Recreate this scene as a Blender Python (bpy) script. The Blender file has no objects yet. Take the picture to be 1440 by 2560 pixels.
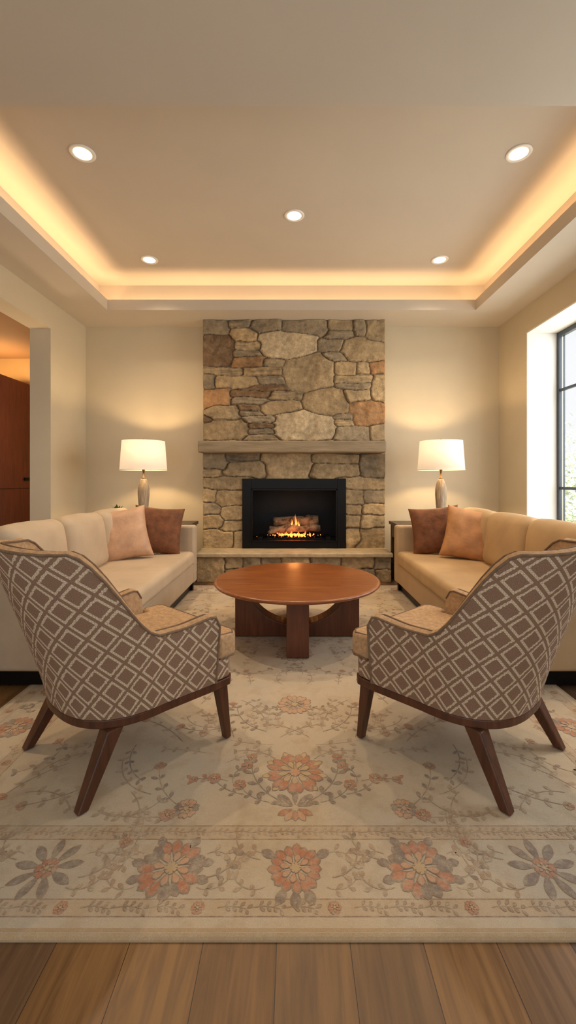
import bpy, bmesh, math, random
import numpy as np
from mathutils import Vector, Matrix, noise
random.seed(7)
S=bpy.context.scene
COL=S.collection
def lin(v):
    v/=255.0
    return v/12.92 if v<=0.04045 else ((v+0.055)/1.055)**2.4
def C(r,g,b): return (lin(r),lin(g),lin(b),1.0)

# ---------------- node helper ----------------
class NT:
    def __init__(s,name):
        s.m=bpy.data.materials.new(name); s.m.use_nodes=True
        s.t=s.m.node_tree; s.n=s.t.nodes; s.l=s.t.links
        s.b=s.n.get("Principled BSDF"); s.out=s.n.get("Material Output")
    def node(s,typ,**kw):
        n=s.n.new(typ)
        for k,v in kw.items(): setattr(n,k,v)
        return n
    def put(s,sock,v):
        if isinstance(v,bpy.types.NodeSocket): s.l.new(v,sock)
        elif v is not None: sock.default_value=v
    def math(s,op,a,b=None,c=None):
        n=s.node('ShaderNodeMath',operation=op)
        s.put(n.inputs[0],a); s.put(n.inputs[1],b); s.put(n.inputs[2],c)
        return n.outputs[0]
    def coord(s,which='Object'):
        return s.node('ShaderNodeTexCoord').outputs[which]
    def mapping(s,vec,scale=(1,1,1),loc=(0,0,0),rot=(0,0,0)):
        n=s.node('ShaderNodeMapping'); s.l.new(vec,n.inputs[0])
        n.inputs['Scale'].default_value=scale; n.inputs['Location'].default_value=loc; n.inputs['Rotation'].default_value=rot
        return n.outputs[0]
    def noise(s,vec,scale,detail=4,rough=.55,dist=0):
        n=s.node('ShaderNodeTexNoise'); s.l.new(vec,n.inputs['Vector'])
        n.inputs['Scale'].default_value=scale; n.inputs['Detail'].default_value=detail
        n.inputs['Roughness'].default_value=rough; n.inputs['Distortion'].default_value=dist
        return n.outputs[0]
    def ramp(s,fac,stops):
        n=s.node('ShaderNodeValToRGB'); s.l.new(fac,n.inputs[0])
        e=n.color_ramp.elements
        while len(e)<len(stops): e.new(0.5)
        for i,(p,c) in enumerate(stops):
            e[i].position=p; e[i].color=c
        return n.outputs[0]
    def mix(s,fac,a,b,mode='MIX'):
        n=s.node('ShaderNodeMix',data_type='RGBA',blend_type=mode)
        s.put(n.inputs[0],fac); s.put(n.inputs[6],a); s.put(n.inputs[7],b)
        return n.outputs[2]
    def bump(s,h,strength=.3,dist=.01):
        n=s.node('ShaderNodeBump'); s.l.new(h,n.inputs['Height'])
        n.inputs['Strength'].default_value=strength; n.inputs['Distance'].default_value=dist
        s.l.new(n.outputs[0],s.b.inputs['Normal'])
    def col(s,c): s.put(s.b.inputs['Base Color'],c)
    def rough(s,v): s.put(s.b.inputs['Roughness'],v)

def m_plain(name,c,rough=.6,var=.08,scale=6,bump=.05,bscale=80,metal=0,sheen=0):
    t=NT(name); co=t.coord()
    f=t.noise(co,scale,3)
    d=tuple(max(0,x*(1-var)) for x in c[:3])+(1,); u=tuple(min(1,x*(1+var)) for x in c[:3])+(1,)
    t.col(t.ramp(f,[(.3,d),(.7,u)])); t.rough(rough)
    t.b.inputs['Metallic'].default_value=metal
    if sheen:
        t.b.inputs['Sheen Weight'].default_value=sheen
        t.b.inputs['Sheen Tint'].default_value=u
    if bump: t.bump(t.noise(co,bscale,3),bump,.01)
    return t.m
def m_emit(name,c,strength):
    t=NT(name); co=t.coord()
    t.col(c); f=t.noise(co,3,1)
    t.put(t.b.inputs['Emission Color'],t.ramp(f,[(0,c),(1,c)])); t.b.inputs['Emission Strength'].default_value=strength
    return t.m
def m_wood(name,c1,c2,rough=.35,scale=(2,25,25),coat=0):
    t=NT(name); co=t.coord()
    v=t.mapping(co,scale=scale)
    f=t.noise(v,1.6,6,.6,.6)
    f2=t.noise(co,2.5,2)
    a=t.ramp(f,[(.3,c1),(.7,c2)])
    t.col(t.mix(t.math('MULTIPLY',f2,.5),a,tuple(x*.55 for x in c1[:3])+(1,)))
    t.rough(rough); t.bump(f,.08,.005)
    if coat: t.b.inputs['Coat Weight'].default_value=coat; t.b.inputs['Coat Roughness'].default_value=.25
    return t.m

# ---------------- mesh helpers ----------------
def obj_from(name,verts,faces,mats=(),smooth=False,mi=None):
    me=bpy.data.meshes.new(name); me.from_pydata([tuple(v) for v in verts],[],faces); me.update()
    for m in mats: me.materials.append(m)
    if mi is not None: me.polygons.foreach_set('material_index',mi)
    if smooth: me.polygons.foreach_set('use_smooth',[True]*len(me.polygons))
    o=bpy.data.objects.new(name,me); COL.objects.link(o); return o
def fixn(o):
    bm=bmesh.new(); bm.from_mesh(o.data); bmesh.ops.remove_doubles(bm,verts=bm.verts,dist=1e-5)
    bmesh.ops.recalc_face_normals(bm,faces=bm.faces); bm.to_mesh(o.data); bm.free(); return o
def boxes(name,bl,mats,bevel=0,mi=None):
    V=[];F=[];M=[]
    for k,(x0,x1,y0,y1,z0,z1) in enumerate(bl):
        b=len(V)
        V+=[(x0,y0,z0),(x1,y0,z0),(x1,y1,z0),(x0,y1,z0),(x0,y0,z1),(x1,y0,z1),(x1,y1,z1),(x0,y1,z1)]
        F+=[(b,b+3,b+2,b+1),(b+4,b+5,b+6,b+7),(b,b+1,b+5,b+4),(b+1,b+2,b+6,b+5),(b+2,b+3,b+7,b+6),(b+3,b,b+4,b+7)]
        M+=[mi[k] if mi else 0]*6
    o=obj_from(name,V,F,mats,mi=M)
    if bevel:
        bv=o.modifiers.new('bevel','BEVEL'); bv.width=bevel; bv.segments=3; bv.limit_method='ANGLE'
    return o
def prism(name,pts,z0,z1,mats,bevel=0,axis='Z',seg=3):
    n=len(pts)
    if axis=='Z': V=[(x,y,z0) for x,y in pts]+[(x,y,z1) for x,y in pts]
    elif axis=='Y': V=[(x,z0,y) for x,y in pts]+[(x,z1,y) for x,y in pts]
    else: V=[(z0,x,y) for x,y in pts]+[(z1,x,y) for x,y in pts]
    F=[tuple(range(n))[::-1],tuple(range(n,2*n))]+[(i,(i+1)%n,(i+1)%n+n,i+n) for i in range(n)]
    o=fixn(obj_from(name,V,F,mats))
    if bevel:
        bv=o.modifiers.new('bevel','BEVEL'); bv.width=bevel; bv.segments=seg; bv.limit_method='ANGLE'; bv.angle_limit=math.radians(40)
    return o
def lathe(name,prof,mats,seg=48,close=False,smooth=True):
    V=[];F=[]
    for r,z in prof:
        for i in range(seg):
            a=2*math.pi*i/seg; V.append((r*math.cos(a),r*math.sin(a),z))
    k=len(prof)
    for j in range(k-1):
        for i in range(seg):
            i2=(i+1)%seg
            F.append((j*seg+i,j*seg+i2,(j+1)*seg+i2,(j+1)*seg+i))
    if close:
        for i in range(seg):
            i2=(i+1)%seg; F.append(((k-1)*seg+i,(k-1)*seg+i2,i2,i))
    else:
        if prof[0][0]>1e-4: F.append(tuple(range(seg))[::-1])
        if prof[-1][0]>1e-4: F.append(tuple(range((k-1)*seg,k*seg)))
    return fixn(obj_from(name,V,F,mats,smooth))
def autosmooth(o,ang=40):
    me=o.data
    bm=bmesh.new(); bm.from_mesh(me)
    for f in bm.faces: f.smooth=True
    for e in bm.edges:
        if len(e.link_faces)==2 and e.calc_face_angle(0)>math.radians(ang): e.smooth=False
    bm.to_mesh(me); bm.free(); return o
def soft_box(name,dx,dy,dz,r,mats,bulge=(0,0,0),ni=8,wr=0):
    hx,hy,hz=dx/2,dy/2,dz/2
    def ax(h):
        rr=min(r,h*.98)
        e=[0,.25,.55,.8,1]
        a=[-h+rr*t for t in e]; b=[h-rr*t for t in e[::-1]]
        inner=[-h+rr+(2*(h-rr))*i/ni for i in range(1,ni)] if h-rr>r*.6 else []
        return a+inner+b
    A=[ax(hx),ax(hy),ax(hz)]; H=[hx,hy,hz]
    V=[];F=[]
    for a in range(3):
        b,c=(a+1)%3,(a+2)%3
        for sgn in (-1,1):
            base=len(V); nb=len(A[b]); nc=len(A[c])
            for i in range(nb):
                for j in range(nc):
                    p=[0,0,0]; p[a]=sgn*H[a]; p[b]=A[b][i]; p[c]=A[c][j]; V.append(p)
            for i in range(nb-1):
                for j in range(nc-1):
                    q=(base+i*nc+j,base+(i+1)*nc+j,base+(i+1)*nc+j+1,base+i*nc+j+1)
                    F.append(q if sgn>0 else q[::-1])
    out=[]
    for p in V:
        inn=[max(-(h-min(r,h*.98)),min(h-min(r,h*.98),v)) for v,h in zip(p,H)]
        d=Vector(p)-Vector(inn)
        if d.length>1e-9: d=d.normalized()*r
        q=[inn[k]+max(-min(r,H[k]*.98),min(min(r,H[k]*.98),d[k])) for k in range(3)]
        n=[q[k]/H[k] for k in range(3)]
        q2=list(q)
        for k in range(3):
            if bulge[k]:
                o1,o2=(k+1)%3,(k+2)%3
                q2[k]+=bulge[k]*n[k]*max(0,1-n[o1]**2)**.6*max(0,1-n[o2]**2)**.6
        if wr:
            w=noise.noise(Vector(q)*6)*wr; q2[2]+=w*.6; q2[0]+=noise.noise(Vector(q)*5+Vector((9,3,1)))*wr
        out.append(q2)
    return fixn(obj_from(name,out,F,mats,True))
def tube(name,pts,rad,mat,cyclic=False):
    cu=bpy.data.curves.new(name,'CURVE'); cu.dimensions='3D'; cu.bevel_depth=rad; cu.bevel_resolution=3
    sp=cu.splines.new('POLY'); sp.points.add(len(pts)-1)
    for p,q in zip(sp.points,pts): p.co=(*q,1)
    sp.use_cyclic_u=cyclic
    o=bpy.data.objects.new(name,cu); COL.objects.link(o)
    dg=bpy.context.evaluated_depsgraph_get(); dg.update()
    me=bpy.data.meshes.new_from_object(o.evaluated_get(dg)); me.name=name
    bpy.data.objects.remove(o)
    me.materials.clear(); me.materials.append(mat)
    for p in me.polygons: p.use_smooth=True
    o=bpy.data.objects.new(name,me); COL.objects.link(o); return o
def empty(name,loc,label,cat,group=None,rz=0):
    e=bpy.data.objects.new(name,None); e.empty_display_size=.1; e.location=loc; e.rotation_euler=(0,0,rz)
    COL.objects.link(e); e["label"]=label; e["category"]=cat
    if group: e["group"]=group
    return e
def par(p,*cs):
    for c in cs: c.parent=p
def tag(o,label,cat,group=None,kind=None):
    o["label"]=label; o["category"]=cat
    if group:o["group"]=group
    if kind:o["kind"]=kind
    return o
def dup(e,loc,rz,label=None):
    def cp(o,parent):
        n=o.copy(); COL.objects.link(n)
        if parent: n.parent=parent
        for ch in [c for c in list(COL.objects) if c.parent==o]: cp(ch,n)
        return n
    n=cp(e,None); n.location=loc; n.rotation_euler=(0,0,rz)
    if label: n["label"]=label
    return n

# ---------------- materials ----------------
M_wall=m_plain('wall_paint',C(202,188,160),.7,.03,2,.04,200)
M_ceil=m_plain('ceiling_paint',C(198,188,172),.75,.02,2,.03,200)
M_white=m_plain('white_reveal_paint',C(235,232,224),.6,.02,2,.03,200)
M_black=m_plain('black_metal',C(18,17,17),.35,.1,8,0,10,.6)
M_soot=m_plain('firebox_soot',C(12,11,11),.6,.3,8,.3,40)
M_walnut=m_wood('walnut_leg',C(66,36,22),C(104,60,36),.35,(25,25,2))
M_cherry=m_wood('cherry_table',C(124,66,28),C(170,100,48),.33,(2,22,22),.25)
M_cherryv=m_wood('cherry_table_base',C(88,44,24),C(124,68,36),.35,(22,22,2),.15)
M_cab=m_wood('cabinet_cherry',C(98,42,20),C(136,62,30),.35,(22,22,2),.2)
M_dark=m_wood('dark_wood',C(48,34,26),C(74,54,40),.4,(3,22,22))
M_mantel=m_wood('mantel_oak',C(128,110,84),C(166,146,114),.65,(2,18,18))
M_sofa=m_plain('sofa_velvet',C(180,160,134),.75,.07,5,.12,260,0,.25)
M_sofac=m_plain('sofa_cushion_fabric',C(188,166,138),.75,.10,4,.15,260,0,.25)
M_sofa2=m_plain('sofa_velvet_warm_lit',C(178,150,114),.75,.06,5,.12,260,0,.2)  # right sofa velvet and cushions: warm room light painted into the fabric colour
M_sofac2=m_plain('sofa_cushion_warm_lit',C(182,150,108),.72,.12,4,.15,260,0,.2)
M_rust=m_plain('rust_velvet',C(112,66,34),.75,.35,14,.3,60,0,.1)
M_tan=m_plain('blush_satin',C(196,154,120),.5,.16,9,.3,30,0,.12)
M_tan2=m_plain('copper_satin',C(186,132,84),.5,.18,9,.3,30,0,.12)
M_chairin=m_plain('chair_inner_fabric',C(184,148,108),.8,.22,60,.35,300)
M_pipe=m_plain('chair_piping',C(120,94,70),.8,.2,60,.2,300)
def m_lattice():
    t=NT('lattice_weave'); uv=t.coord('UV')
    sp=t.node('ShaderNodeSeparateXYZ'); t.l.new(uv,sp.inputs[0])
    nz=t.noise(uv,90,2); w=t.math('MULTIPLY',t.math('SUBTRACT',nz,.5),.008)
    u=t.math('ADD',sp.outputs[0],w); v=t.math('ADD',sp.outputs[1],w)
    P=.11
    def e(x): return t.math('ABSOLUTE',t.math('SUBTRACT',t.math('FRACT',t.math('ADD',x,100.25)),.5))
    a=e(t.math('DIVIDE',t.math('ADD',u,v),P)); b=e(t.math('DIVIDE',t.math('SUBTRACT',u,v),P))
    m=t.math('MAXIMUM',a,b)
    cream=t.math('MULTIPLY',t.math('GREATER_THAN',m,.315),t.math('LESS_THAN',m,.425))
    def st(x,k): return t.math('GREATER_THAN',t.math('FRACT',t.math('MULTIPLY',x,k)),.25)
    wv=t.math('MULTIPLY',st(u,130),st(v,130))
    fac=t.math('MULTIPLY',cream,t.math('ADD',t.math('MULTIPLY',wv,.45),.5))
    f2=t.noise(uv,420,2)
    br=t.ramp(f2,[(.3,C(106,80,62)),(.7,C(158,124,98))])
    cr=t.ramp(f2,[(.3,C(200,178,148)),(.7,C(230,212,184))])
    t.col(t.mix(fac,br,cr)); t.rough(.85)
    h=t.math('ADD',t.math('MULTIPLY',fac,.6),t.math('MULTIPLY',f2,.7))
    t.bump(h,.5,.004)
    return t.m
M_lat=m_lattice()
def m_floor():
    t=NT('oak_planks'); co=t.coord(); sp=t.node('ShaderNodeSeparateXYZ'); t.l.new(co,sp.inputs[0])
    x=t.math('DIVIDE',t.math('ADD',sp.outputs[0],.044+19),.19)
    ix=t.math('FLOOR',x); fx=t.math('FRACT',x)
    wn=t.node('ShaderNodeTexWhiteNoise',noise_dimensions='1D'); t.l.new(ix,wn.inputs['W'])
    y=t.math('DIVIDE',t.math('ADD',sp.outputs[1],t.math('MULTIPLY',wn.outputs[0],7.3)),2.3)
    iy=t.math('FLOOR',y); fy=t.math('FRACT',y)
    cb=t.node('ShaderNodeCombineXYZ'); t.l.new(ix,cb.inputs[0]); t.l.new(iy,cb.inputs[1])
    w2=t.node('ShaderNodeTexWhiteNoise',noise_dimensions='2D'); t.l.new(cb.outputs[0],w2.inputs['Vector'])
    off=t.node('ShaderNodeVectorMath',operation='ADD'); t.l.new(co,off.inputs[0])
    sc=t.node('ShaderNodeVectorMath',operation='SCALE'); t.l.new(w2.outputs['Color'],sc.inputs[0]); sc.inputs['Scale'].default_value=30
    t.l.new(sc.outputs[0],off.inputs[1])
    g=t.noise(t.mapping(off.outputs[0],scale=(26,1.6,1)),1.5,7,.62,1.2)
    g2=t.noise(t.mapping(off.outputs[0],scale=(6,1.5,1)),1.5,3,.5,.5)
    base=t.ramp(w2.outputs[0],[(0,C(98,72,52)),(.35,C(136,98,58)),(.7,C(152,112,66)),(1,C(104,80,60))])
    gr=t.ramp(g,[(.3,(.58,.56,.54,1)),(.65,(1.05,1.05,1.05,1))])
    c=t.mix(1,base,gr,'MULTIPLY')
    gr2=t.ramp(g2,[(.3,(.72,.70,.68,1)),(.7,(1.08,1.08,1.08,1))])
    c=t.mix(1,c,gr2,'MULTIPLY')
    seam=t.math('MAXIMUM',t.math('LESS_THAN',fx,.010),t.math('LESS_THAN',fy,.0012))
    t.col(t.mix(seam,c,C(44,30,20))); t.rough(t.math('ADD',t.math('MULTIPLY',g,.2),.34))
    t.bump(t.math('SUBTRACT',t.math('MULTIPLY',g,.15),seam),.25,.003)
    return t.m
M_floor=m_floor()
def m_rug(name,c,keep,base=C(208,189,160)):
    t=NT(name); co=t.coord()
    big=t.noise(co,1.3,4,.6); mid=t.noise(co,9,5,.7); fine=t.noise(co,420,2)
    b=t.ramp(big,[(.35,C(196,183,162)),(.5,base),(.68,C(202,178,144))])
    st=t.noise(t.mapping(co,scale=(30,130,1)),1,3,.6)
    mm=t.ramp(mid,[(.5,(0,0,0,1)),(.62,(1,1,1,1))])
    b=t.mix(t.math('MULTIPLY',mm,.34),b,C(172,145,112))
    if c is not None:
        lo,hi=keep
        f=t.ramp(t.noise(co,34,6,.8),[(.36,(lo,lo,lo,1)),(.58,(hi,hi,hi,1))])
        b=t.mix(f,b,c)
    b=t.mix(t.math('MULTIPLY',st,.25),b,C(172,148,116))
    fr=t.ramp(fine,[(.3,(.84,.84,.84,1)),(.7,(1.05,1.05,1.05,1))])
    b=t.mix(1,b,fr,'MULTIPLY')
    t.col(b); t.rough(.95); t.bump(t.math('ADD',fine,t.math('MULTIPLY',mid,.5)),.5,.004)
    t.b.inputs['Sheen Weight'].default_value=.1
    return t.m
R_base=m_rug('rug_cream',None,None)
R_edge=m_rug('rug_binding',C(184,154,114),(.6,.9))
R_line=m_rug('rug_line_brown',C(140,106,78),(.15,.7))
R_band=m_rug('rug_band_tan',C(194,162,122),(.1,.6))
R_coral=m_rug('rug_coral',C(188,106,66),(.3,.85))
R_peach=m_rug('rug_peach',C(208,150,108),(.3,.85))
R_grey=m_rug('rug_slate',C(112,98,92),(.25,.8))
R_gold=m_rug('rug_gold',C(204,170,120),(.3,.85))
R_out=m_rug('rug_outline',C(116,80,60),(.25,.75))
R_faint=m_rug('rug_faint_tan',C(156,120,88),(.05,.65))
RUGM=[R_base,R_edge,R_line,R_band,R_coral,R_peach,R_grey,R_gold,R_out,R_faint]

# ---------------- room shell ----------------
ZC=3.22; ZU=3.59; YB=5.6; XL=-2.74; XR=2.715
st=lambda o,l,c: tag(o,l,c,kind='structure')
st(boxes('floor',[(-5.2,3.2,-.8,6.9,-.1,0)],[M_floor]),'warm oak plank floor running toward the fireplace','floor')
st(boxes('wall_back',[(XL-.235,-.64,YB,YB+.5,0,ZC+.5),(.665,XR+.5,YB,YB+.5,0,ZC+.5),(-.64,.665,YB,YB+.5,1.22,ZC+.5),(-.64,.665,YB,YB+.5,0,.34)],[M_wall]),'beige painted wall behind the stone fireplace','wall')
st(boxes('wall_left',[(XL-.235,XL,4.79,YB,0,ZC+.5),(XL-.235,XL,2.0,4.79,2.91,ZC+.5),(XL-.235,XL,-.8,2.0,0,ZC+.5)],[M_wall]),'beige painted wall with a wide cased opening','wall')
st(boxes('wall_right',[(XR,XR+.45,4.94,YB,0,ZC+.5),(XR,XR+.45,1.6,4.94,2.92,ZC+.5),(XR,XR+.45,1.6,4.94,0,.55),(XR,XR+.45,-.8,1.6,0,ZC+.5)],[M_wall]),'beige painted wall with a deep window recess','wall')
st(boxes('trim_1',[(XR+.002,XR+.40,4.925,4.94,.55,2.92),(XR+.002,XR+.40,1.6,4.925,2.905,2.92),(XR-.02,XR+.40,1.6,4.925,.55,.575)],[M_white]),'white painted lining of the deep window recess','window trim')
TX0,TX1,TY0,TY1=-2.21,2.17,2.29,5.04; CV=.17
o=boxes('ceiling',[
 (XL,XR,TY1,YB,ZC,ZC+.03),(XL,TX0,TY0,TY1,ZC,ZC+.03),(TX1,XR,TY0,TY1,ZC,ZC+.03),(XL,XR,-.8,TY0,ZC,ZC+.03),
 (TX0-.02,TX1+.02,TY1,TY1+.02,ZC+.03,ZC+.125),(TX0-.02,TX0,TY0,TY1,ZC+.03,ZC+.125),(TX1,TX1+.02,TY0,TY1,ZC+.03,ZC+.125),
 (TX0-CV-.02,TX1+CV+.02,TY1+CV,TY1+CV+.03,ZC+.03,ZU),(TX0-CV-.03,TX0-CV,TY0-.05,TY1+CV,ZC+.03,ZU),(TX1+CV,TX1+CV+.03,TY0-.05,TY1+CV,ZC+.03,ZU),
 (TX0-CV,TX1+CV,TY0-.05,TY0,ZC+.03,ZU),
 (TX0-CV-.05,TX1+CV+.05,TY0-.08,TY1+CV+.05,ZU,ZU+.05)],[M_ceil])
st(o,'off-white tray ceiling with glowing cove recess','ceiling')
st(boxes('baseboard_back',[(XL,-1.16,YB-.015,YB,0,.12),(1.18,XR,YB-.015,YB,0,.12)],[M_white],.003),'white baseboard along the fireplace wall','baseboard')
st(boxes('baseboard_left',[(XL,XL+.015,4.79,YB-.015,0,.12)],[M_white],.003),'white baseboard beside the opening','baseboard')
st(boxes('baseboard_right',[(XR-.015,XR,1.6,YB-.015,0,.12)],[M_white],.003),'white baseboard under the window','baseboard')
# adjoining room
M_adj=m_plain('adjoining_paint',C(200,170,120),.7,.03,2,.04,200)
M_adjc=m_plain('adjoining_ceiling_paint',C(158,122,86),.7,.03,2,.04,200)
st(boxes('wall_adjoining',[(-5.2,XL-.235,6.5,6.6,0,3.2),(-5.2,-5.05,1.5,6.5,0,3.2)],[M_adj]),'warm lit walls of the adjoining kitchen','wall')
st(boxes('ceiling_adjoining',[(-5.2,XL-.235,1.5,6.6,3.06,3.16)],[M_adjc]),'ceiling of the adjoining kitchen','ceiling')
cab=empty('cabinet',(-4.5,5.75,0),'tall reddish cherry wood cabinet in the adjoining room','cabinet')
par(cab,boxes('cabinet_body',[(-.45,.47,-.75,.73,.08,2.66),(-.45,.42,-.72,.70,0,.08)],[M_cab],.004))
for i in range(2):
    y0=-.745+i*.74
    d1=boxes('door',[(.472,.495,y0,y0+.73,1.08,2.64)],[M_cab],.003); d2=boxes('door',[(.472,.495,y0,y0+.73,.1,1.07)],[M_cab],.003)
    h1=boxes('handle',[(.495,.52,y0+.56,y0+.69,1.19,1.235)],[M_black],.004)
    par(cab,d1,d2); par(d1,h1)
# window
win=boxes('window_1',[(3.06,3.10,4.885,4.925,.575,2.905),(3.06,3.11,1.6,1.66,.575,2.905),(3.06,3.11,1.66,4.885,.575,.635),(3.06,3.11,1.66,4.885,2.85,2.905),(3.085,3.10,4.83,4.845,.635,2.85)]+
 [(3.065,3.105,4.18-.78*k-.04,4.18-.78*k,.635,2.85) for k in range(0,4)]+
 [(3.07,3.10,1.66,4.885,2.22,2.25),(3.07,3.10,1.66,4.885,1.09,1.12)],[m_plain('steel_frame',C(70,76,84),.45,.1,8,0,10,.4)],.003)
st(win,'dark steel framed window with horizontal bars','window')
t=NT('window_glass'); tr=t.node('ShaderNodeBsdfTransparent'); gl=t.node('ShaderNodeBsdfGlossy'); gl.inputs['Roughness'].default_value=.02
mx=t.node('ShaderNodeMixShader'); mx.inputs[0].default_value=.05; t.l.new(tr.outputs[0],mx.inputs[1]); t.l.new(gl.outputs[0],mx.inputs[2]); t.l.new(mx.outputs[0],t.out.inputs[0])
gp=boxes('pane',[(3.083,3.087,1.66,4.885,.635,2.85)],[t.m]); gp.parent=win
# outside: lawn + foliage
M_leaf=m_plain('foliage',C(206,214,184),.6,.3,3,0)
tag(boxes('lawn',[(3.3,14,-4,14,-.3,-.12)],[m_plain('grass',C(190,194,160),.9,.3,4,.3,60)]),'sunlit green lawn outside the window','lawn',kind='stuff')
V=[];F=[]
for i in range(8000):
    p=Vector((random.uniform(6.8,8.2),random.uniform(2,14),0)); p.z=random.uniform(.05,2.4+.5*math.sin(p.y*2))
    s=random.uniform(.05,.13); a=Vector([random.gauss(0,1) for _ in range(3)]).normalized(); b=a.orthogonal().normalized()
    k=len(V); V+=[p-a*s,p+b*s*.4,p+a*s,p-b*s*.4]; F.append((k,k+1,k+2,k+3))
tag(obj_from('hedge',V,F,[M_leaf]),'tall leafy hedge beyond the window','hedge',kind='stuff')

# downlights
M_trimw=m_plain('downlight_trim',C(240,236,228),.4,.01,3,0)
M_disc=m_emit('downlight_lens',(1,.86,.62,1),6)
def downlight():
    e=empty('downlight',(0,0,0),'round recessed ceiling downlight, switched on','ceiling light','recessed downlights in the tray ceiling')
    r=lathe('trim_ring',[(.062,0),(.064,-.006),(.085,-.008),(.092,0)],[M_trimw],40,close=True)
    d=lathe('lens',[(0.0001,-.0015),(.05,-.0015),(.0635,-.001),(.0635,0.0),(.0001,0)],[M_disc],40)
    par(e,r,d); return e
dl=downlight(); pos=[(-1.54,3.10),(1.65,3.10),(.01,3.83),(-1.56,4.6),(1.59,4.6)]
dl.location=(pos[0][0],pos[0][1],ZU)
for p in pos[1:]: dup(dl,(p[0],p[1],ZU),0)
def light(name,typ,loc,energy,color,**kw):
    l=bpy.data.lights.new(name,typ); l.energy=energy; l.color=color
    rot=kw.pop('rot',(0,0,0))
    for k,v in kw.items(): setattr(l,k,v)
    o=bpy.data.objects.new(name,l); o.location=loc; o.rotation_euler=rot; COL.objects.link(o); return o
for i,p in enumerate(pos): light('downlight_beam','SPOT',(p[0],p[1],ZU-.02),72 if i<3 else 36,(1,.79,.56),spot_size=math.radians(120),spot_blend=.8,shadow_soft_size=.05)
OR=(1,.63,.33)
up=math.pi
light('cove_led','AREA',((TX0+TX1)/2,TY1+.095,ZC+.05),10.5,OR,shape='RECTANGLE',size=4.4,size_y=.05,rot=(up,0,0))
light('cove_led','AREA',(TX0-.095,(TY0+TY1)/2,ZC+.05),8,OR,shape='RECTANGLE',size=.05,size_y=2.7,rot=(up,0,0))
light('cove_led','AREA',(TX1+.095,(TY0+TY1)/2,ZC+.05),8,OR,shape='RECTANGLE',size=.05,size_y=2.7,rot=(up,0,0))
light('adjoining_cove','AREA',(-4.3,6.0,2.7),8,(1,.6,.26),shape='RECTANGLE',size=1.0,size_y=.8,rot=(up,0,0))
light('adjoining_fill','POINT',(-3.5,4.9,1.9),18,(1,.74,.48),shadow_soft_size=.15)  # added fill that brightens cabinet and adjoining room, no lamp stands here

# ---------------- fireplace ----------------
FY=5.37
def stone_field(name,x0,x1,z0,z1,y,seeds,res=.0085,hole=None,depth=.05):
    nx=int((x1-x0)/res)+1; nz=int((z1-z0)/res)+1
    xs=np.linspace(x0,x1,nx); zs=np.linspace(z0,z1,nz)
    X,Z=np.meshgrid(xs,zs)
    def nf(sc,ox,sz=None):
        sz=sz or sc
        return np.array([[noise.noise(Vector((x*sc+ox,z*sz,ox))) for x in xs] for z in zs])
    n1=nf(5,1.3); n2=nf(5,7.7); n3=nf(16,3.1); n4=nf(45,9.9); n5=nf(7,5.5); n6=nf(6,2.2,55)
    Xw=X+n1*.03+n3*.008; Zw=Z+n2*.02+n4*.004+n3*.006
    best=np.full(X.shape,1e9); sec=np.full(X.shape,1e9); idx=np.zeros(X.shape,int)
    for k,(cx,cz,w,h,p,c) in enumerate(seeds):
        dn=((np.abs(Xw-cx)/w)**p+(np.abs(Zw-cz)/h)**p)**(1/p)
        sd=(dn-1)*(min(w,h)*.8+.2*max(w,h))
        m=sd<best
        sec=np.where(m,best,np.minimum(sec,sd)); idx=np.where(m,k,idx); best=np.where(m,sd,best)
    gap=sec-best
    t=np.clip((gap-.002)/.024,0,1); t=np.sqrt(t)
    rnd=np.array([random.uniform(-1,1) for _ in seeds])
    tilt=np.array([random.uniform(-.1,.1) for _ in seeds])
    cxs=np.array([s[0] for s in seeds]); hs_=np.array([s[3] for s in seeds])
    thin=(hs_<.055).astype(float)[idx]
    H=t*(depth*(.75+.25*rnd[idx])+tilt[idx]*np.clip(X-cxs[idx],-.2,.2)+n5*.012+n3*.007+thin*n6*.012)+n4*.003
    cols=np.array([s[5] for s in seeds])[idx]
    br=(1+.16*np.array([random.uniform(-1,1) for _ in seeds])[idx]+.3*n3+.25*n5+.35*thin*n6)[...,None]
    colr=cols*np.clip(br,.4,1.6)
    tt=np.clip((gap-.001)/.010,0,1)[...,None]
    mort=np.array([lin(98),lin(80),lin(60)])
    colr=mort*(1-tt)+colr*tt
    V=[(X[j,i],y-H[j,i],Z[j,i]) for j in range(nz) for i in range(nx)]
    F=[]
    for j in range(nz-1):
        for i in range(nx-1):
            if hole:
                xc=(xs[i]+xs[i+1])/2; zc=(zs[j]+zs[j+1])/2
                if hole[0]<xc<hole[1] and hole[2]<zc<hole[3]: continue
            a=j*nx+i; F.append((a,a+1,a+nx+1,a+nx))
    b=len(V); per=[i for i in range(nx)]+[j*nx+nx-1 for j in range(1,nz)]+[(nz-1)*nx+i for i in range(nx-2,-1,-1)]+[j*nx for j in range(nz-2,0,-1)]
    V+=[(V[q][0],y+.03,V[q][2]) for q in per]
    n=len(per)
    for k in range(n): F.append((per[(k+1)%n],per[k],b+k,b+(k+1)%n))
    o=obj_from(name,V,F,[M_stone],True)
    ca=o.data.color_attributes.new('stone_colour','FLOAT_COLOR','POINT')
    arr=np.ones((len(V),4),dtype=np.float32); arr[:nx*nz,:3]=np.clip(colr.reshape(-1,3),0,1); arr[nx*nz:,:3]=mort
    ca.data.foreach_set('color',arr.ravel())
    return o
t=NT('fieldstone'); at=t.node('ShaderNodeAttribute',attribute_name='stone_colour'); co=t.coord()
f=t.noise(co,28,7,.7); f2=t.noise(co,7,4,.6,1.5)
c=t.mix(1,at.outputs['Color'],t.ramp(f,[(.3,(.66,.64,.62,1)),(.7,(1.22,1.2,1.17,1))]),'MULTIPLY')
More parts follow.
